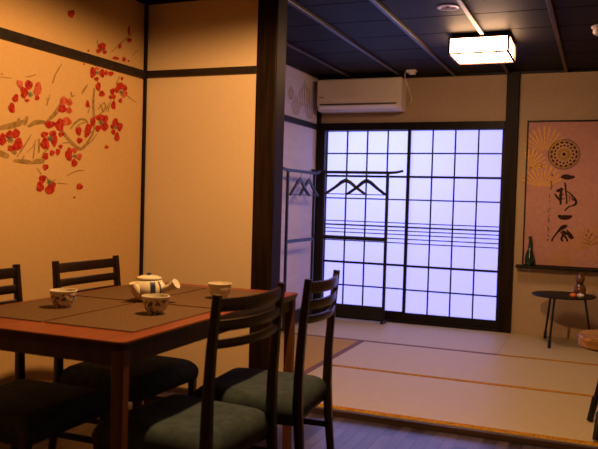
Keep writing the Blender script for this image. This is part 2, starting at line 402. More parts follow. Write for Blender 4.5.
BR = [
 [(0,128,4),(8,126.5,6),(18,124,6),(24,121.5,4)], [(18,124,4),(18.8,119,2.6)], [(25,124,3),(27,117.5,3.4)], [(29,126,3),(36,122,5.5),(44,122,3.5)],
 [(47,122,3),(56,113,4.5),(60.5,104,3)], [(61.7,131,3),(73.4,145,3.4),(80.8,150,3.2),(86,145,2.6),(93.5,133,2),(95,122,1.6)],
 [(94,118,2.6),(93,103.5,2.6),(94.4,89,1.6)], [(70.7,128.4,1.8),(75,123,2),(80.5,118.6,2.2),(86.7,120.4,2),(88,124,1.4)],
 [(82.3,92.8,1.8),(85,88.5,2.2),(87.6,84.7,1)], [(98.3,108.8,1.2),(104.5,101.7,1.4),(106,107,1.2),(102.8,112.4,1)], [(99,115,1),(108,106,1.4)],
 [(126.8,95.4,1),(136.6,103,.6)], [(116,84,1),(119.7,76.7,1)], [(0,153,6),(7,156,5)], [(9.4,146.6,4),(14.8,152.5,4.5)], [(14.8,160.7,3),(25,161.5,5),(32,162.8,3)],
 [(31,162.8,2.5),(38,161,6),(43,161.5,4)], [(17.2,156.8,1),(25,145,1.6),(31.2,135,.8)], [(33.3,158,1.4),(35,144,1)], [(39,152,2),(39,139.6,2)],
 [(37,168,.6),(41.3,174,1)], [(67,175.6,.7),(75.5,171,1),(84,170.3,.7)], [(57.5,183,.8),(68,184,.7)], [(53,82.6,1.4),(55.4,74,1.5),(61.6,64.7,1)],
 [(25.7,77,.7),(32,76,1.4),(35.9,74.3,.8)], [(0,76.8,.5),(11.7,78.2,.7)], [(46.8,105,1.3),(50,95,.9)], [(46,98,.8),(48.4,101,.8)],
 [(111.5,52.2,.8),(120,43.5,.9),(128.6,36.6,1.1),(133.3,31.2,.6)], [(132.5,56,.5),(138.8,49,.6)], [(71,92,1),(72,97,2),(75,95,.6)], [(62,143,.7),(70,142.5,1)], [(97,86,.6),(98,80,.9)], [(101,109,.8),(106,112,1),(109,103,.7)], [(100,104,1),(103,109,.8)], [(84,131,1.4),(90,134,1.6),(96,128,1)], [(76,128,1.2),(80,124,1.6),(86,122,1)], [(86,146,1),(92,141,1.2),(97,134,.7)], [(41,160,1),(44,152,1.6),(49,149,1)], [(27,152,.8),(33,147,1.1),(36,140,.6)], [(46,176,.7),(50,183,1),(56,179,.6)], [(111,100,.6),(108,112,.9)], [(22,160,1.6),(24,156,1.2)], [(88,113,.7),(90,106,1)],
]
for i, s in enumerate(BR):
    b = MB(); ribbon_px(b, s, lambda x, y: wp(x, y, .00001*i)); b.build('branch' if max(q[2] for q in s) > 2 else 'twig', M['branch'], mural)
# blossoms: (petals [(x,y,rx,ry,angle,pale)], stamen centre or None)
BL = [
 ([(20,84,2.6,4,-20,1),(28.8,85,3.6,4.6,0,0),(24.2,91.5,3.2,4.6,-25,0),(37.9,89,3.4,6.4,8,1),(24,95.5,2.8,2.6,0,0),(37.2,97.5,2,2.8,0,0),(27.3,100.4,2.2,1.5,0,0)], (30.4,94.2,2.6)),
 ([(63.6,101,3.4,4.2,20,1),(69.7,102.4,2.5,3.6,0,1),(62.4,108.5,4,4,0,0),(69.4,110.4,2.6,3,0,1)], None),
 ([(49.9,124.4,5,3.4,0,0),(59.7,125,3.9,6,0,0),(67,121.4,4.2,4,0,1)], None),
 ([(44.4,134.4,3.6,2.6,-15,0),(53,134.2,3.2,3.6,0,0),(45.2,143.6,4,5.6,0,0),(54.3,140.6,3,5.2,0,0),(61.3,134.4,2.6,2.2,0,0)], (50.2,138.5,2.6)),
 ([(2.6,139.6,3.2,5.8,0,0),(9.7,135,3.6,4.2,0,0),(16.4,133.4,3.2,4.4,0,0),(17.9,144.4,4.4,6,20,0),(11.7,148.4,3.6,2.6,0,0)], (10.6,139.5,3)),
 ([(69,154.4,3.3,6.1,0,0),(74.9,150.2,2.8,2.4,0,1),(79.1,156.6,2.8,3,0,1),(74.4,162.9,2.9,3.6,0,0)], (74.8,156,2)),
 ([(42.6,178.8,3.2,3.6,0,0),(40.2,186.6,3.4,5,0,0),(50.7,188.3,4,6.4,35,0)], (50,182,2.6)),
 ([(78.7,131.2,2.8,4,0,0),(79.7,140.3,2.8,2.8,0,0)], None),
 ([(87.6,131.2,2.8,6,10,0),(93,121.5,2.4,4.2,0,0),(89,127,3,3,0,0)], None),
 ([(93,72.5,2.8,5,0,0),(102,73.2,2.4,4,0,0),(96.7,79,2.2,2,0,0),(97,68.6,2.2,1.6,0,1)], (97.2,72.6,2)),
 ([(110.8,73.6,2.7,2.2,0,0)], None), ([(106,73,1.6,2.4,0,0)], None),
 ([(98.3,86.6,2.4,4,0,0)], None), ([(101.9,93.8,2.8,2.8,30,0)], None), ([(87.6,104,1.8,3.4,0,0)], None),
 ([(120.4,86.2,4,3.4,0,0),(117,90,2.2,2.6,0,0),(124,94,3.2,3.2,0,1),(120.4,100.6,1.8,2.2,0,0),(125,88,2,3,0,0)], (121.5,92,2.2)),
 ([(112.6,91.6,2.2,3.2,0,0),(110.6,97,1.6,2,0,0),(114,97,1.8,2.2,0,0)], None),
 ([(113.5,105.2,2.2,4,0,0)], None), ([(122,78.5,1.3,1.7,0,0)], None),
 ([(100,117.6,4,3,0,0),(105.4,119.2,2.6,4,0,0),(104.6,126.8,3.8,3.6,0,0),(98,128.4,2.6,3,0,0)], (101.4,122.5,2.4)),
 ([(115.4,122.4,3,3.8,0,0),(119.8,126.8,2.8,4,0,0),(112.4,126.6,1.8,2.4,0,0),(117,137,2.4,4.2,0,0),(113.4,132,2,2.4,0,0)], (116,127.6,1.8)),
]
for pet, st in BL:
    root = None
    ps = [p for p in pet if not p[5]]; pale = [p for p in pet if p[5]]
    b = MB()
    for i, p in enumerate(ps or pale[:1]): petal(b, p[0], p[1], p[2], p[3], p[4], .0006+.00012*i)
    root = b.build('blossom', M['red'] if ps else M['pinkred'], mural)
    for i, p in enumerate(pale if ps else pale[1:]):
        b = MB(); petal(b, p[0], p[1], p[2], p[3], p[4], .0014+.00012*i); b.build('pale_petal', M['pinkred'], root)
    if st:
        b = MB(); x, y, r = st
        for k in range(7):
            a = k*2*PI/7+.3
            ribbon_px(b, [(x, y, r*.35), (x+r*1.2*math.cos(a), y+r*1.2*math.sin(a), r*.2)], lambda u, v: wp(u, v, .0026))
        petal(b, x, y, r*.55, r*.5, 0, .0027)
        b.build('stamens', M['stamen'], root)
for x, y, rx, ry, a in [(15.6,98.2,2.8,3.8,15),(11.9,107.9,3,4.8,-8),(52.2,152.9,2.4,2.7,0),(58,151.8,2.2,3,0),(60.8,146.6,2,2,0),(45.7,156.4,2.6,3.4,20),(45.7,167,2.8,2.8,0),
   (79.7,186.6,3,3,0),(74.4,197.4,1,1,0),(106.6,147,1.8,1.7,0),(71.2,13.7,3.3,3.6,20),(115.8,58.2,3.2,1.5,10),(124,59.3,1.8,2.2,0),(129.4,40.2,2.3,2,0),(129,30.4,1.2,4.4,0),(120,46,1.4,2.8,15),(128.6,61,.9,1.2,0),(88.5,50.7,.9,1,0),(84,64,.9,.8,0),(2,74,.7,.6,0)]:
    b = MB(); petal(b, x, y, rx, ry, a, .0007); b.build('fallen_petal', M['red'], mural)
b = MB(); 
for i, p in enumerate([(102,46.6,3.8,3.6,10),(98.4,51.2,2.2,2,0),(104.6,52,2,1.8,0)]): petal(b, *p, .0007+.0001*i)
o = b.build('blossom', M['red'], mural)
b = MB(); petal(b, 102, 50, 1.2, 1, 0, .0018); ribbon_px(b, [(97.6,44,.8),(97.4,40.5,.5)], lambda u, v: wp(u, v, .0018)); b.build('stamens', M['stamen'], o)

# leaf fans painted on the mauve wall
for x, y, s in ((304.5,93,1.0),(309.5,108,.8),(296,104,.8),(291,92,.55)):
    t = MB(); hgt, wd = 21*s, 6.4*s
    for k in (-3, -1.5, 0, 1.5, 3):
        ribbon_px(t, [(x+k*wd/3*.35, y+hgt*.62, .6), (x+k*wd/3.2, y+hgt*.05, 1.3*s), (x+k*wd/3*.38, y-hgt*.62+abs(k)*hgt*.12, .5)], lambda u, v: at(0, XL+.0012, u, v))
    tag(t.build('painted_leaf', M['tanleaf']), {304.5: 'tall tan leaf fan painted high on the mauve wall', 309.5: 'tan leaf fan painted just above the rail near the air conditioner', 296: 'tan leaf fan painted above the rail between post and tall leaf fan', 291: 'smallest tan leaf fan on the mauve wall, beside the dark post'}[x], 'wall painting', 'leaf fans painted on the mauve wall')

# ------------------------------------------------------------------ air conditioner
def ac():
    x0, x1, y0, z0, z1 = -2.497, -1.692, YB-.215, 1.950, 2.245
    t = thing('air_conditioner', 'white wall air conditioner above the left shoji screen', 'air conditioner', ((x0+x1)/2, YB, z0))
    a = (x1-x0)/2; d = .215; h = z1-z0
    prof = [(0, .02), (-.02, 0), (-d+.05, .0), (-d+.012, .028), (-d, .075), (-d, h-.02), (-d+.012, h), (0, h)]
    b = MB()
    A = [b.bm.verts.new((-a, y, z)) for y, z in prof]; B = [b.bm.verts.new((a, y, z)) for y, z in prof]
    for k in range(len(prof)): b.bm.faces.new((A[k], A[(k+1) % 8], B[(k+1) % 8], B[k]))
    b.bm.faces.new(A); b.bm.faces.new(B[::-1])
    bmesh.ops.recalc_face_normals(b.bm, faces=b.bm.faces)
    bmesh.ops.bevel(b.bm, geom=[e for e in b.bm.edges], offset=.006, segments=2, affect='EDGES')
    b.build('body', M['ivory'], t, True)
    MB().box((-a+.006, -d-.006, .112), (a-.006, -d+.004, h-.012), .003).build('front_panel', M['ivory'], t)
    MB().box((-a+.035, -d-.004, .056), (a-.04, -d+.008, .067)).build('air_slot', M['acgrey'], t)
    b = MB(); b.box((-a+.03, -d-.004, .012), (a-.035, -d+.006, .052), .003, Matrix.Rotation(math.radians(38), 4, 'X'))
    b.build('flap', M['flap'], t)
    b = MB()
    for k in range(6): b.box((-a+.025+k*.008, -d-.0075, .124), (-a+.031+k*.008, -d-.0055, .132))
    b.build('logo', M['acgrey'], t)
ac()
t = MB()
p = [(-1.600, 6.366, ZC-.030)]+[tuple(at(1, yy, x, y)) for x, y, yy in ((405.5,71.5,6.38),(404.8,75,6.42),(405.8,80,6.47),(408,87,6.53),(410.6,94,6.58),(411.6,99,6.60),(410.6,103.5,6.61))]
tag(t.tube(p, .0035, 8).build('power_cord', M['ivory'], smooth=True), 'thin pale cord from ceiling socket to air conditioner', 'cord')
t = thing('ceiling_socket', 'small pale socket with plug on the ceiling near the air conditioner', 'socket', (-1.576, 6.366, ZC))
MB().box((-.045, -.03, -.018), (.04, .03, 0), .005).build('socket_plate', M['ivory'], t)
MB().box((-.02, -.02, -.04), (.03, .02, -.018), .005).build('plug', M['ivory'], t)

# ------------------------------------------------------------------ ceiling lantern, downlight, smoke detector
t = thing('ceiling_lantern', 'glowing square paper ceiling lantern in front of the brown post', 'ceiling light', (-.806, 5.28, ZC))
hw = .197; zt, zb = -.028, -.135
MB().box((-.14, -.14, zt), (.14, .14, 0)).build('mount', M['darkwood'], t)
MB().box((-hw+.006, -hw+.006, zb+.004), (hw-.006, hw-.006, zt-.004)).build('shade', M['lamp'], t)
f = MB(); e = .007
for sx in (-1, 1):
    for sy in (-1, 1): f.box((sx*hw-e, sy*hw-e, zb), (sx*hw+e, sy*hw+e, zt))
for z in (zb, zt):
    for s in (-1, 1): f.box((-hw-e, s*hw-e, z-e*.7), (hw+e, s*hw+e, z+e*.7)); f.box((s*hw-e, -hw-e, z-e*.7), (s*hw+e, hw+e, z+e*.7))
f.build('frame', M['lampframe'], t)
MB().box((-hw, -hw, zt-.002), (hw, hw, zt+.003)).build('lid', M['lampframe'], t)

def downlight(loc, label):
    t = thing('downlight', label, 'ceiling light', loc, 0, 'recessed downlights')
    MB().lathe([(.040, -.002), (.046, -.006), (.064, -.005), (.066, 0), (.066, .004), (.040, .004), (.040, -.002)], 32).build('ring', M['white'], t, True)
    MB().lathe([(0, -.001), (.040, -.001), (.040, .003), (0, .003)], 24).build('reflector', M['ivory'], t)
    b = MB(); b.lathe([(0, -.012), (.010, -.011), (.016, -.004), (.017, -.001)], 16); b.build('bulb', M['cream'], t, True)
    return t
downlight((-.88, 4.382, ZC), 'unlit round white downlight near the ceiling lantern')
dl = dup(bpy.data.objects['downlight'], (-1.02, 2.42, ZC), 0, 'round downlight lighting the dining table')

t = thing('smoke_detector', 'round pale smoke detector on the ceiling right of the lantern', 'smoke detector', (-.035, 5.10, ZC))
MB().lathe([(0, 0), (.06, 0), (.062, -.012), (.056, -.018), (0, -.018)], 28).build('base', M['ivory'], t, True)
MB().lathe([(.05, -.018), (.052, -.042), (.044, -.054), (.02, -.058), (0, -.058)], 28).build('cover', M['ivory'], t, True)

# ------------------------------------------------------------------ hanger racks
def rack(loc, rz, label):
    t = thing('hanger_rack', label, 'clothes rack', loc, rz, 'black hanger racks')
    # local x along the rail, posts at +-.31
    MB().bar([(-.44, 0, 1.402), (-.39, 0, 1.390), (-.32, 0, 1.385), (.32, 0, 1.385), (.39, 0, 1.390), (.45, 0, 1.404)], [.010, .011, .012, .012, .011, .010], [.010, .011, .013, .013, .011, .010]).build('top_rail', M['black'], t)
    for s in (-1, 1):
        MB().box((s*.31-.011, -.011, 0), (s*.31+.011, .011, 1.378), .003).build('post', M['black'], t)
        MB().bar([(s*.31, -.055, .012), (s*.31, .055, .012)], .014, .012).build('foot', M['black'], t)
    MB().box((-.32, -.009, .755), (.32, .009, .785), .003).build('middle_rail', M['black'], t)
    MB().box((-.30, -.012, .03), (.30, .012, .150), .004).build('base_board', M['black'], t)
    return t
R2 = rack((-2.113, 6.515, .0005), 0, 'black hanger rack standing in front of the left shoji screen')
R1 = dup(R2, (-2.44, 5.99, .0005), PI/2, 'black hanger rack standing along the mauve wall'); R1.scale = (1, 1, .985)
def hanger(loc, rz, label):
    """local x across, hangs from z=0 (the rail's underside)"""
    t = thing('coat_hanger', label, 'coat hanger', loc, rz, 'coat hangers on the racks')
    hk = [(.0, 0, -.035)]
    for k in range(9):
        a = -PI/2+k*PI*1.2/8; hk.append((.016*math.cos(a), 0, .0+.016*math.sin(a)))
    hk = [(0, 0, -.055), (0, 0, -.03), (.012, 0, -.018), (.018, 0, .006), (.017, 0, .020), (.010, 0, .033), (0, 0, .037), (-.012, 0, .032), (-.018, 0, .020), (-.018, 0, .010)]
    MB().tube(hk, .0026, 8).build('hook', M['tin'], t, True)
    b = MB()
    pts = [(-.205, .0, -.185), (-.17, .003, -.165), (-.10, .006, -.117), (-.045, .004, -.072), (0, 0, -.05), (.045, .004, -.072), (.10, .006, -.117), (.17, .003, -.165), (.205, 0, -.185)]
    b.bar(pts, [.010, .011, .010, .009, .009, .009, .010, .011, .010], [.009, .012, .013, .016, .019, .016, .013, .012, .009]); b.build('shoulder_bar', M['hanger'], t, True)
    MB().tube([(-.185, 0, -.180), (.185, 0, -.180)], .0042, 8).build('trouser_bar', M['hanger'], t, True)
    return t
zr = 1.362
h1 = hanger((-2.208, 6.515, zr), math.radians(6), 'dark hanger, left of the two in front of the shoji')
dup(h1, (-2.005, 6.515, zr), math.radians(-5), 'dark hanger, right of the two in front of the shoji')
p1 = at(0, -2.44, 300.5, 178); p2 = at(0, -2.44, 309.5, 178)
dup(h1, (-2.44, p1.y, zr-.02), math.radians(88), 'dark hanger by the mauve wall, the nearer one to the dark post')
dup(h1, (-2.44, p2.y, zr-.02), math.radians(88), 'dark hanger by the mauve wall, the one closer to the shoji corner')

# ------------------------------------------------------------------ calligraphy panel on the back wall
YF = YB-.022
x0, x1, z0, z1 = -.597, .36, .615, 1.845
t = thing('calligraphy_panel', 'large dusty pink panel with round emblem, gold fans and brush calligraphy', 'wall panel', (x0, YB, z0))
OP = Vector((x0, YB, z0))
f = MB(); e = .012
f.box((-e, -.03, -.005), (0, -.001, z1-z0+e)); f.box((x1-x0, -.03, -.005), (x1-x0+e, -.001, z1-z0+e)); f.box((-e, -.03, z1-z0), (x1-x0+e, -.001, z1-z0+e))
f.build('frame', M['darkwood'], t)
MB().box((0, YF-YB, 0), (x1-x0, -.001, z1-z0)).build('backing', M['pink'], t)
def pp(x, y, l=0): return at(1, YF-.0012-l, x, y)-OP
def fan(cx, cy, r0_, r1_, a0, a1, nr, m_, wd):
    b = MB()
    for k in range(nr):
        a = math.radians(a0+(a1-a0)*k/(nr-1)); rr = r1_*(.86+.14*math.sin(PI*k/(nr-1)))
        c, s = math.cos(a), -math.sin(a)
        ribbon_px(b, [(cx+c*r0_, cy+s*r0_, wd*.3), (cx+c*(r0_+rr)/2, cy+s*(r0_+rr)/2, wd*.8), (cx+c*rr, cy+s*rr, wd)], pp)
    b.build('gold_fan', m_, t)
fan(545, 152, 3, 25, 25, 158, 11, M['fan'], 1.75)
fan(527.5, 169, 3, 21, 8, 98, 8, M['fan'], 1.75)
fan(542, 188, 3, 24, 25, 158, 11, M['fan'], 1.75)
fan(580, 252, 3, 25, 30, 160, 11, M['fanfaint'], 1.6)
fan(563, 268, 3, 20, 40, 150, 9, M['fanfaint'], 1.6)
fan(601, 246, 3, 22, 90, 170, 7, M['fanfaint'], 1.6)
fan(590.5, 260.5, 1, 6, 0, 180, 6, M['fanfaint'], 1.2)
# emblem
ex, ey = 564, 154.3
PXM = .129/16
def ep(u, v, l): 
    c = at(1, YF-.0018-l, ex, ey)-OP; return Vector((c.x+u, c.y, c.z+v))
def ring(b, ra, rb, l, nn=56):
    A = [b.bm.verts.new(ep(ra*math.cos(k*2*PI/nn), ra*math.sin(k*2*PI/nn), l)) for k in range(nn)]
    B = [b.bm.verts.new(ep(rb*math.cos(k*2*PI/nn), rb*math.sin(k*2*PI/nn), l)) for k in range(nn)]
    for k in range(nn): b.bm.faces.new((A[k], A[(k+1) % nn], B[(k+1) % nn], B[k]))
em = MB(); ring(em, .129, .124, 0); ring(em, .118, .1155, 0)
def cell(b, r, a, lr, lt, l=0, taper=1.0):
    c, s = math.cos(a), math.sin(a); pts = []
    for k in range(10):
        q = k*2*PI/10; u = r+lr*math.cos(q); v = lt*math.sin(q)*(1+(taper-1)*(math.cos(q)+1)/2)
        pts.append(ep(u*c-v*s, u*s+v*c, l))
    b.poly(pts)
for k in range(16):
    a = (k+.5)*2*PI/16; cell(em, .101, a, .0085, .0155)
    cell(em, .075, k*2*PI/16, .0085, .0095)
    cell(em, .040, (k+.5)*2*PI/16, .0125, .0026)
cell(em, 0, 0, .015, .015)
eo = em.build('emblem', M['ink'], t)
g = MB(); ring(g, .114, .0875, -.0004); ring(g, .0635, .020, -.0004); g.build('emblem_gold', M['seal'], eo)
# calligraphy
def Z5(*pts): return [(540+x/9.98, 165+y/9.98, w/9.98) for x, y, w in pts]
def Z6(*pts): return [(540+x/9.98, 205+y/9.98, w/9.98) for x, y, w in pts]
def char(strokes):
    b = MB()
    for i, s in enumerate(strokes): ribbon_px(b, s, lambda x, y, i=i: pp(x, y, .0004+.00015*i))
    b.build('brush_character', M['ink'], t)
char([Z5((205,124,6),(225,119,34),(250,118,54),(280,121,54),(305,122,38),(322,120,34),(336,119,26))])
char([Z5((248,180,16),(254,205,20),(255,240,18),(262,290,17),(266,340,15),(268,378,17)), Z5((212,235,24),(209,290,30),(206,340,26),(206,388,22)), Z5((172,258,26),(200,250,36),(225,243,22)),
      Z5((150,292,16),(170,318,22),(196,346,24),(210,362,18)), Z5((192,304,12),(236,294,9)), Z5((198,342,12),(244,336,8)), Z5((262,258,9),(300,283,15),(334,318,19),(358,352,25),(362,380,26),(344,400,22),(324,404,12)),
      Z5((292,306,7),(296,334,8),(288,362,7)), Z5((308,318,10),(332,352,12)), Z5((270,306,5),(290,306,5)), Z5((266,376,16),(266,382,16)), Z5((318,345,8),(345,352,14)),
      Z5((360,388,12),(320,404,10),(285,418,12),(262,438,16),(246,458,10))])
char([Z6((192,112,34),(212,124,46),(240,124,48),(275,124,46),(300,118,34),(316,110,18))])
char([Z6((262,210,26),(240,216,46),(212,232,38),(182,262,20),(150,302,16),(128,332,16),(119,354,20)), Z6((268,248,8),(285,275,26),(300,305,50),(318,326,44),(336,322,12)),
      Z6((225,266,24),(245,272,34),(262,282,26)), Z6((190,258,6),(225,292,12),(250,302,10)), Z6((232,292,18),(216,322,20),(214,346,24),(224,356,22)), Z6((238,300,14),(262,330,20),(272,356,22)), Z6((250,290,14),(290,296,20)), Z6((220,322,8),(262,316,10))])
b = MB()
def Zs(*pts): return [(x, y, w) for x, y, w in pts]
for s in [Zs((552.4,174.8,1.4),(551.6,176,.8)), Zs((550.6,181,1),(552,183.4,.8)), Zs((550.4,183.6,.7),(552.6,186.5,.9),(550.8,188,.6)), Zs((551.8,187.6,.6),(550,190,.7)), Zs((549.6,194.4,.6),(549.4,198,.6)),
          Zs((549.7,200.4,.6),(549.6,202,.6)), Zs((547.5,209.3,.5),(550.8,208.8,.6)), Zs((548.6,211.4,1.1),(548.5,212,1)), Zs((549.2,214.8,1.1),(549.2,215.2,1)), Zs((548.2,217,.6),(549.5,220.6,.8),(547.6,221,.5)),
          Zs((549,219,.5),(548.8,222.4,.6)), Zs((547.2,226.4,.6),(548.4,228.6,.7)), Zs((549,228.4,.6),(547.6,230.6,.6)), Zs((548.8,231.4,.5),(547.8,233,.6)), Zs((547.6,234.6,.6),(549,236.4,.7)), Zs((547.6,239.4,1.3),(547.8,240.4,1))]:
    ribbon_px(b, s, lambda x, y: pp(x, y, .0004))
b.build('small_script', M['ink'], t)

# shelf and bottle
t = MB().box((-.655, YB-.115, .585), (.50, YB-.0005, .607), .003).build('wall_shelf', M['darkwood'])
tag(t, 'thin dark shelf under the pink calligraphy panel', 'shelf')
t = thing('bottle_vase', 'slender dark green bottle on the shelf at the panel corner', 'vase', (-.543, YB-.074, .6072))
MB().lathe([(0, 0), (.030, 0), (.036, .01), (.041, .045), (.038, .075), (.028, .11), (.017, .15), (.0135, .19), (.0125, .225), (.0125, .236)], 24).build('body', M['bottle'], t, True)
MB().lathe([(.0125, .236), (.0155, .239), (.0155, .249), (.0125, .251), (.009, .249), (.009, .24)], 24).build('lip', M['bottle'], t, True)

# ------------------------------------------------------------------ round side table with gourd
tx, ty = -.244, 6.285
t = thing('side_table', 'small round black table under the calligraphy panel', 'side table', (tx, ty, .0005))
MB().lathe([(0, .398), (.24, .398), (.246, .402), (.246, .408), (.24, .412), (0, .412)], 48).build('tabletop', M['blacktop'], t, True)
for fx, fy in ((-.389, 6.52), (-.328, 6.08), (-.02, 6.30)):
    v = Vector((fx-tx, fy-ty, 0)); q = v*.72
    MB().tube([(q.x, q.y, .398), (v.x*.97, v.y*.97, .06), (v.x*.99, v.y*.99, .03)], [.009, .009, .009], 10).build('leg', M['black'], t, True).name
    l = MB(); l.tube([(v.x*.968, v.y*.968, .065), (v.x, v.y, .003)], [.0125, .0135], 12); l.build('leg_tip', M['black'], t, True)
t = thing('gourd_bottle', 'glossy brown double gourd standing on the round black table', 'gourd', (-.122, 6.235, .412))
MB().lathe([(0, 0), (.022, 0), (.038, .012), (.047, .038), (.046, .06), (.036, .084), (.023, .098), (.021, .104), (.028, .114), (.035, .132), (.035, .148), (.027, .166), (.013, .178), (.008, .186), (.006, .194), (0, .195)], 28).build('body', M['gourd'], t, True)
MB().lathe([(.022, .095), (.0265, .098), (.0265, .106), (.022, .109)], 24).build('cord_band', M['gourdband'], t, True)
o = MB().lathe([(0, 0), (.018, 0), (.026, .008), (.027, .016), (.021, .026), (.008, .031), (0, .031)], 20).build('ornament', M['orange'], smooth=True, loc=(-.167, 6.165, .412)); tag(o, 'small orange ornament on the black table in front of the gourd', 'ornament', 'small ornaments by the gourd')
o = MB().lathe([(0, 0), (.018, 0), (.027, .008), (.029, .017), (.022, .029), (.008, .034), (0, .034)], 20).build('ornament', M['cream'], smooth=True, loc=(-.113, 6.160, .412)); tag(o, 'small white ornament on the black table in front of the gourd', 'ornament', 'small ornaments by the gourd')

# ------------------------------------------------------------------ slab stool at the right edge
t = thing('slab_stool', 'wooden slab stool with black splayed legs, cut by the right edge', 'stool', (.185, 4.0, .0005))
out = []
for k in range(28):
    a = k*2*PI/28; c, s = math.cos(a), math.sin(a); w = 1+.02*math.sin(3*a+1)
    out.append((.265*w*math.copysign(abs(c)**.7, c), .185*w*math.copysign(abs(s)**.7, s)))
b = MB(); b.prism(out, .418, .478); bmesh.ops.bevel(b.bm, geom=[e for e in b.bm.edges if abs(e.verts[0].co.z-e.verts[1].co.z) < 1e-4], offset=.012, segments=3, affect='EDGES')
b.build('seat', M['slab'], t, True)
for sx, sy in ((-1, 1), (-1, -1), (1, 1), (1, -1)):
    foot = Vector((-.19, .105, .006)) if (sx, sy) == (-1, 1) else Vector((-.16, -.235, .006)) if (sx, sy) == (-1, -1) else Vector((sx*.17, sy*.15, .006))
    top = Vector((sx*.11, sy*.10, .420)); 
    l = MB().tube([top, foot.lerp(top, .30)], [.013, .0115], 12).build('leg', M['black'], t, True)
    MB().tube([foot.lerp(top, .31), foot.lerp(top, .30), foot], [.0165, .018, .016], 12).build('leg_sleeve', M['black'], l, True)

# ------------------------------------------------------------------ dining table
X0, X1, Y0, Y1, TZ = -2.03, -1.232, 1.718, 3.04, .70
tx, ty = (X0+X1)/2, (Y0+Y1)/2; a, bb = (X1-X0)/2, (Y1-Y0)/2
zt = TZ-ZF
t = thing('dining_table', 'red brown wooden dining table set for tea', 'table', (tx, ty, ZF))
def rrect(a, b, r, n=5):
    o = []
    for cx, cy, s in ((a-r, b-r, 0), (-a+r, b-r, 1), (-a+r, -b+r, 2), (a-r, -b+r, 3)):
        for k in range(n+1):
            q = (s+k/n)*PI/2; o.append((cx+r*math.cos(q), cy+r*math.sin(q)))
    return o
b = MB(); b.prism(rrect(a-.003, bb-.003, .02), zt-.004, zt); b.build('tabletop', M['tabletop'], t)
b = MB(); b.prism(rrect(a, bb, .022), zt-.028, zt-.004)
for v in b.bm.verts:
    if v.co.z < zt-.02: v.co.x *= .975; v.co.y *= .985
b.build('edge', M['tablewood'], t)  # dark frame wood puts the rim's shade into its colour
for q in (((-a+.05, -bb+.025, zt-.075), (a-.05, -bb+.045, zt-.024)), ((-a+.05, bb-.045, zt-.075), (a-.05, bb-.025, zt-.024)), ((-a+.02, -bb+.05, zt-.075), (-a+.04, bb-.05, zt-.024)), ((a-.04, -bb+.05, zt-.075), (a-.02, bb-.05, zt-.024))):
    MB().box(*q, .002).build('apron', M['tablewood'], t)
for sx in (-1, 1):
    for sy in (-1, 1):
        MB().bar([(sx*(a-.029), sy*(bb-.032), 0), (sx*(a-.030), sy*(bb-.034), zt*.5), (sx*(a-.031), sy*(bb-.036), zt-.026)], [.017, .0195, .021], [.017, .0195, .021], up=(0, 1, 0)).build('leg', M['tableleg_lit'], t)

# placemats
for (px, py, w, l, lab) in ((-1.47, 2.13, .342, .53, 'woven brown placemat at the near right corner of the table, under the flowered cup'),
                        (-1.825, 2.13, .342, .53, 'woven brown placemat at the near left of the table, under the sprigged cup'),
                        (-1.47, 2.68, .342, .53, 'woven brown placemat at the far right of the table, under the plain cup'),
                        (-1.825, 2.68, .342, .53, 'woven brown placemat at the far left of the table, behind the teapot')):
    o = MB().box((-w/2, -l/2, 0), (w/2, l/2, .003), .0012).build('placemat', M['placemat'], loc=(px, py, TZ+.0003)); tag(o, lab, 'placemat', 'placemats on the dining table')

# cups and teapot
def cup(loc, m_, label, r=.051, h=.066):
    t = thing('tea_cup', label, 'tea cup', loc, 0, 'tea cups on the dining table')
    k = r/.051; j = h/.066
    prof = [(0, .008), (.024, .008), (.0255, 0), (.0275, 0), (.0275, .008), (.037, .016), (.044, .03), (.0475, .048), (.0495, .064), (.051, .066), (.0485, .066), (.0455, .048), (.041, .031), (.032, .018), (0, .013)]
    MB().lathe([(x*k, z*j) for x, z in prof], 36).build('bowl', m_, t, True)
    MB().lathe([((x)*k, z*j) for x, z in ((.0493, .0625), (.0517, .0655), (.0508, .0675), (.0480, .0668), (.0482, .0625))], 36).build('rim', M['cup3'], t, True)
    return t
zc = TZ+.0033
cup((-1.792, 2.134, zc), M['cup1'], 'sprigged tea cup nearest the left edge of the table', .049, .062)
cup((-1.432, 2.187, zc), M['cup2'], 'flowered tea cup in front of the teapot', .049, .063)
cup((-1.434, 2.661, zc), M['cup3'], 'plain cream tea cup at the far right of the table', .049, .062)

pr = math.radians(2)
t = thing('teapot', 'cream side-handled teapot with blue bands on the dining table', 'teapot', (-1.634, 2.445, zc), 0)
t.scale = (1.1, 1.1, 1.06)
MB().lathe([(0, 0), (.036, 0), (.048, .010), (.058, .030), (.061, .046), (.057, .062), (.047, .076), (.040, .080), (.040, .084), (0, .084)], 40).build('body', M['pot'], t, True)
lid = MB().lathe([(.043, .082), (.045, .085), (.044, .088), (.030, .093), (.012, .096), (0, .0965)], 32).build('lid', M['pot'], t, True)
MB().lathe([(.006, .095), (.007, .098), (.010, .101), (.009, .104), (0, .105)], 16).build('knob', M['potblue'], lid, True)
hd = Vector((math.cos(pr), math.sin(pr), 0))
MB().tube([hd*.055+Vector((0, 0, .046)), hd*.085+Vector((0, 0, .056)), hd*.100+Vector((0, 0, .065)), hd*.112+Vector((0, 0, .072)), hd*.108+Vector((0, 0, .070)), hd*.09+Vector((0, 0, .058))], [.012, .0125, .016, .0195, .014, .008], 18).build('handle', M['pot'], t, True)
sd = Vector((-.25, -.968, 0))
MB().tube([sd*.046+Vector((0, 0, .034)), sd*.062+Vector((0, 0, .046)), sd*.073+Vector((0, 0, .062)), sd*.077+Vector((0, 0, .072))], [.022, .018, .014, .012], 16).build('spout', M['pot'], t, True)
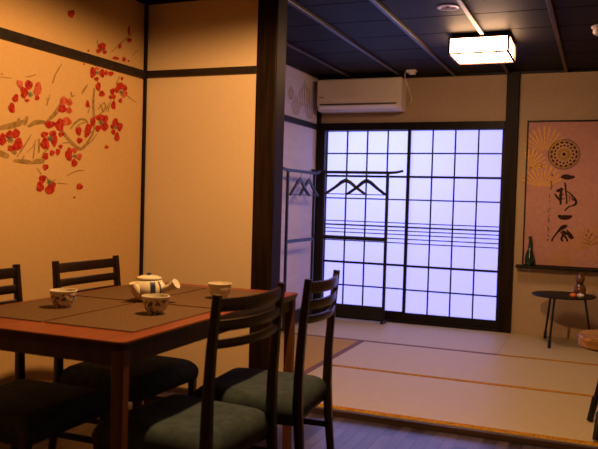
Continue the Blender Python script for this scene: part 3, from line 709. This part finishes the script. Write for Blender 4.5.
def band(a0, wdt):
    b = MB(); prof = [(.0595, .030), (.0625, .046), (.0585, .0625), (.0485, .0765)]
    rows = []
    for r, z in prof: rows.append([b.bm.verts.new((r*math.cos(a0+wdt*(k/3-.5)/r), r*math.sin(a0+wdt*(k/3-.5)/r), z)) for k in range(4)])
    for A, B in zip(rows, rows[1:]):
        for k in range(3): b.bm.faces.new((A[k], A[k+1], B[k+1], B[k]))
    b.build('blue_band', M['potblue'], t, True)
for aa in (-42, -14, 40, 100, 160, 195, 222): band(math.radians(aa), .018 if aa in (-42, 40, 160) else .006)

# ------------------------------------------------------------------ chairs
def chair(loc, rz, label):
    """origin on the floor, sitter faces local -x"""
    t = thing('dining_chair', label, 'chair', loc, rz, 'dining chairs with teal seats')
    W = M['chairwood']
    for s in (-1, 1):
        y = s*.20
        MB().bar([(.228, y, 0), (.205, y, .22), (.192, y, .40), (.194, y, .55), (.203, y, .70), (.219, y, .868)], [.011, .013, .0145, .0135, .0125, .0115], [.013, .0155, .018, .016, .0145, .012], up=(1, 0, 0)).build('rear_post', W, t, True)
        MB().bar([(-.214, s*.203, 0), (-.212, s*.203, .22), (-.214, s*.205, .392)], [.012, .0145, .017], [.012, .0145, .017], up=(1, 0, 0)).build('front_leg', W, t, True)
        MB().bar([(-.205, s*.203, .225), (.2, s*.20, .225)], .007, .012).build('stretcher', W, t)
        MB().bar([(-.205, s*.190, .340), (.18, s*.187, .340)], .010, .014).build('seat_rail', W, t)
    MB().bar([(-.198, -.19, .340), (-.198, .19, .340)], .010, .014).build('seat_rail', W, t)
    MB().bar([(.176, -.19, .340), (.176, .19, .340)], .010, .014).build('seat_rail', W, t)
    for zc_, hh in ((.836, .0205), (.773, .0165), (.718, .0135)):
        xb = .198+(zc_-.62)*.088
        pts = [(xb+.030*(1-(2*k/10-1)**2), -.195+.39*k/10, zc_-.004*(1-(2*k/10-1)**2)) for k in range(11)]
        MB().bar(pts, .0085, hh).build('back_slat', W, t, True)
    # cushion
    b = MB(); nx, ny = 14, 14; top, bot = [], []
    def prof(u): return 1-abs(2*u-1)**10
    for i in range(nx+1):
        rt, rb = [], []
        for j in range(ny+1):
            u, v = i/nx, j/ny
            hwid = .224-.008*u
            x = -.246+.444*u; y = (2*v-1)*hwid
            e = min(1, (prof(u)*prof(v))**.5 if prof(u)*prof(v) > 0 else 0)
            dip = .006*math.exp(-((u-.55)**2+(v-.5)**2)/.05)
            rt.append(b.bm.verts.new((x, y, .398+.036*e-dip))); rb.append(b.bm.verts.new((x*.985, y*.98, .334)))
        top.append(rt); bot.append(rb)
    for i in range(nx):
        for j in range(ny):
            b.bm.faces.new((top[i][j], top[i+1][j], top[i+1][j+1], top[i][j+1])); b.bm.faces.new((bot[i][j], bot[i][j+1], bot[i+1][j+1], bot[i+1][j]))
    for i in range(nx):
        b.bm.faces.new((top[i][0], bot[i][0], bot[i+1][0], top[i+1][0])); b.bm.faces.new((top[i][ny], top[i+1][ny], bot[i+1][ny], bot[i][ny]))
        b.bm.faces.new((top[0][i], top[0][i+1], bot[0][i+1], bot[0][i])); b.bm.faces.new((top[nx][i], bot[nx][i], bot[nx][i+1], top[nx][i+1]))
    o = b.build('seat_cushion', M['seat'], t); o.data.polygons.foreach_set('use_smooth', [True]*len(o.data.polygons))
    sb = o.modifiers.new('soft', 'SUBSURF'); sb.levels = 1; sb.render_levels = 1
    return t
c0 = chair((-1.232, 2.112, ZF), math.radians(-4.4), 'teal seat chair on the right side of the table, the one nearer the viewer')
dup(c0, (-1.195, 2.632, ZF), math.radians(4.6), 'teal seat chair on the right side of the table, nearer the tatami')
dup(c0, (-1.876, 2.642, ZF), math.radians(178.6), 'teal seat chair against the blossom wall, behind the teapot')
dup(c0, (-1.895, 2.04, ZF), PI, 'teal seat chair at the left, its backrest cut by the left edge')

# ------------------------------------------------------------------ lights
def spot(name, loc, col, w, size, blend, rad, target=None):
    l = bpy.data.lights.new(name, 'SPOT'); l.energy = w; l.color = col; l.spot_size = math.radians(size); l.spot_blend = blend; l.shadow_soft_size = rad
    o = bpy.data.objects.new(name, l); C.objects.link(o); o.location = loc
    return o
spot('table_downlight_lamp', (-1.02, 2.42, ZC-.03), (1.0, .53, .20), 188, 172.5, .22, .035)
l = bpy.data.lights.new('courtyard_daylight', 'AREA'); l.energy = 13; l.color = (.70, .88, 1.0); l.shape = 'RECTANGLE'; l.size = 1.4; l.size_y = 1.0
o = bpy.data.objects.new('courtyard_daylight', l); C.objects.link(o); o.location = (-2.0, YB+.9, 1.65); o.rotation_euler = (math.radians(-90), 0, 0)
w = bpy.data.worlds.new('world'); bpy.context.scene.world = w; w.use_nodes = True
w.node_tree.nodes['Background'].inputs['Color'].default_value = (.02, .02, .03, 1)

sc = bpy.context.scene
sc.view_settings.view_transform = 'Standard'; sc.view_settings.look = 'None'; sc.view_settings.gamma = 1
sc.view_settings.exposure = 0; sc.view_settings.use_curve_mapping = False
sc.cycles.use_denoising = True
sc.cycles.max_bounces = 6
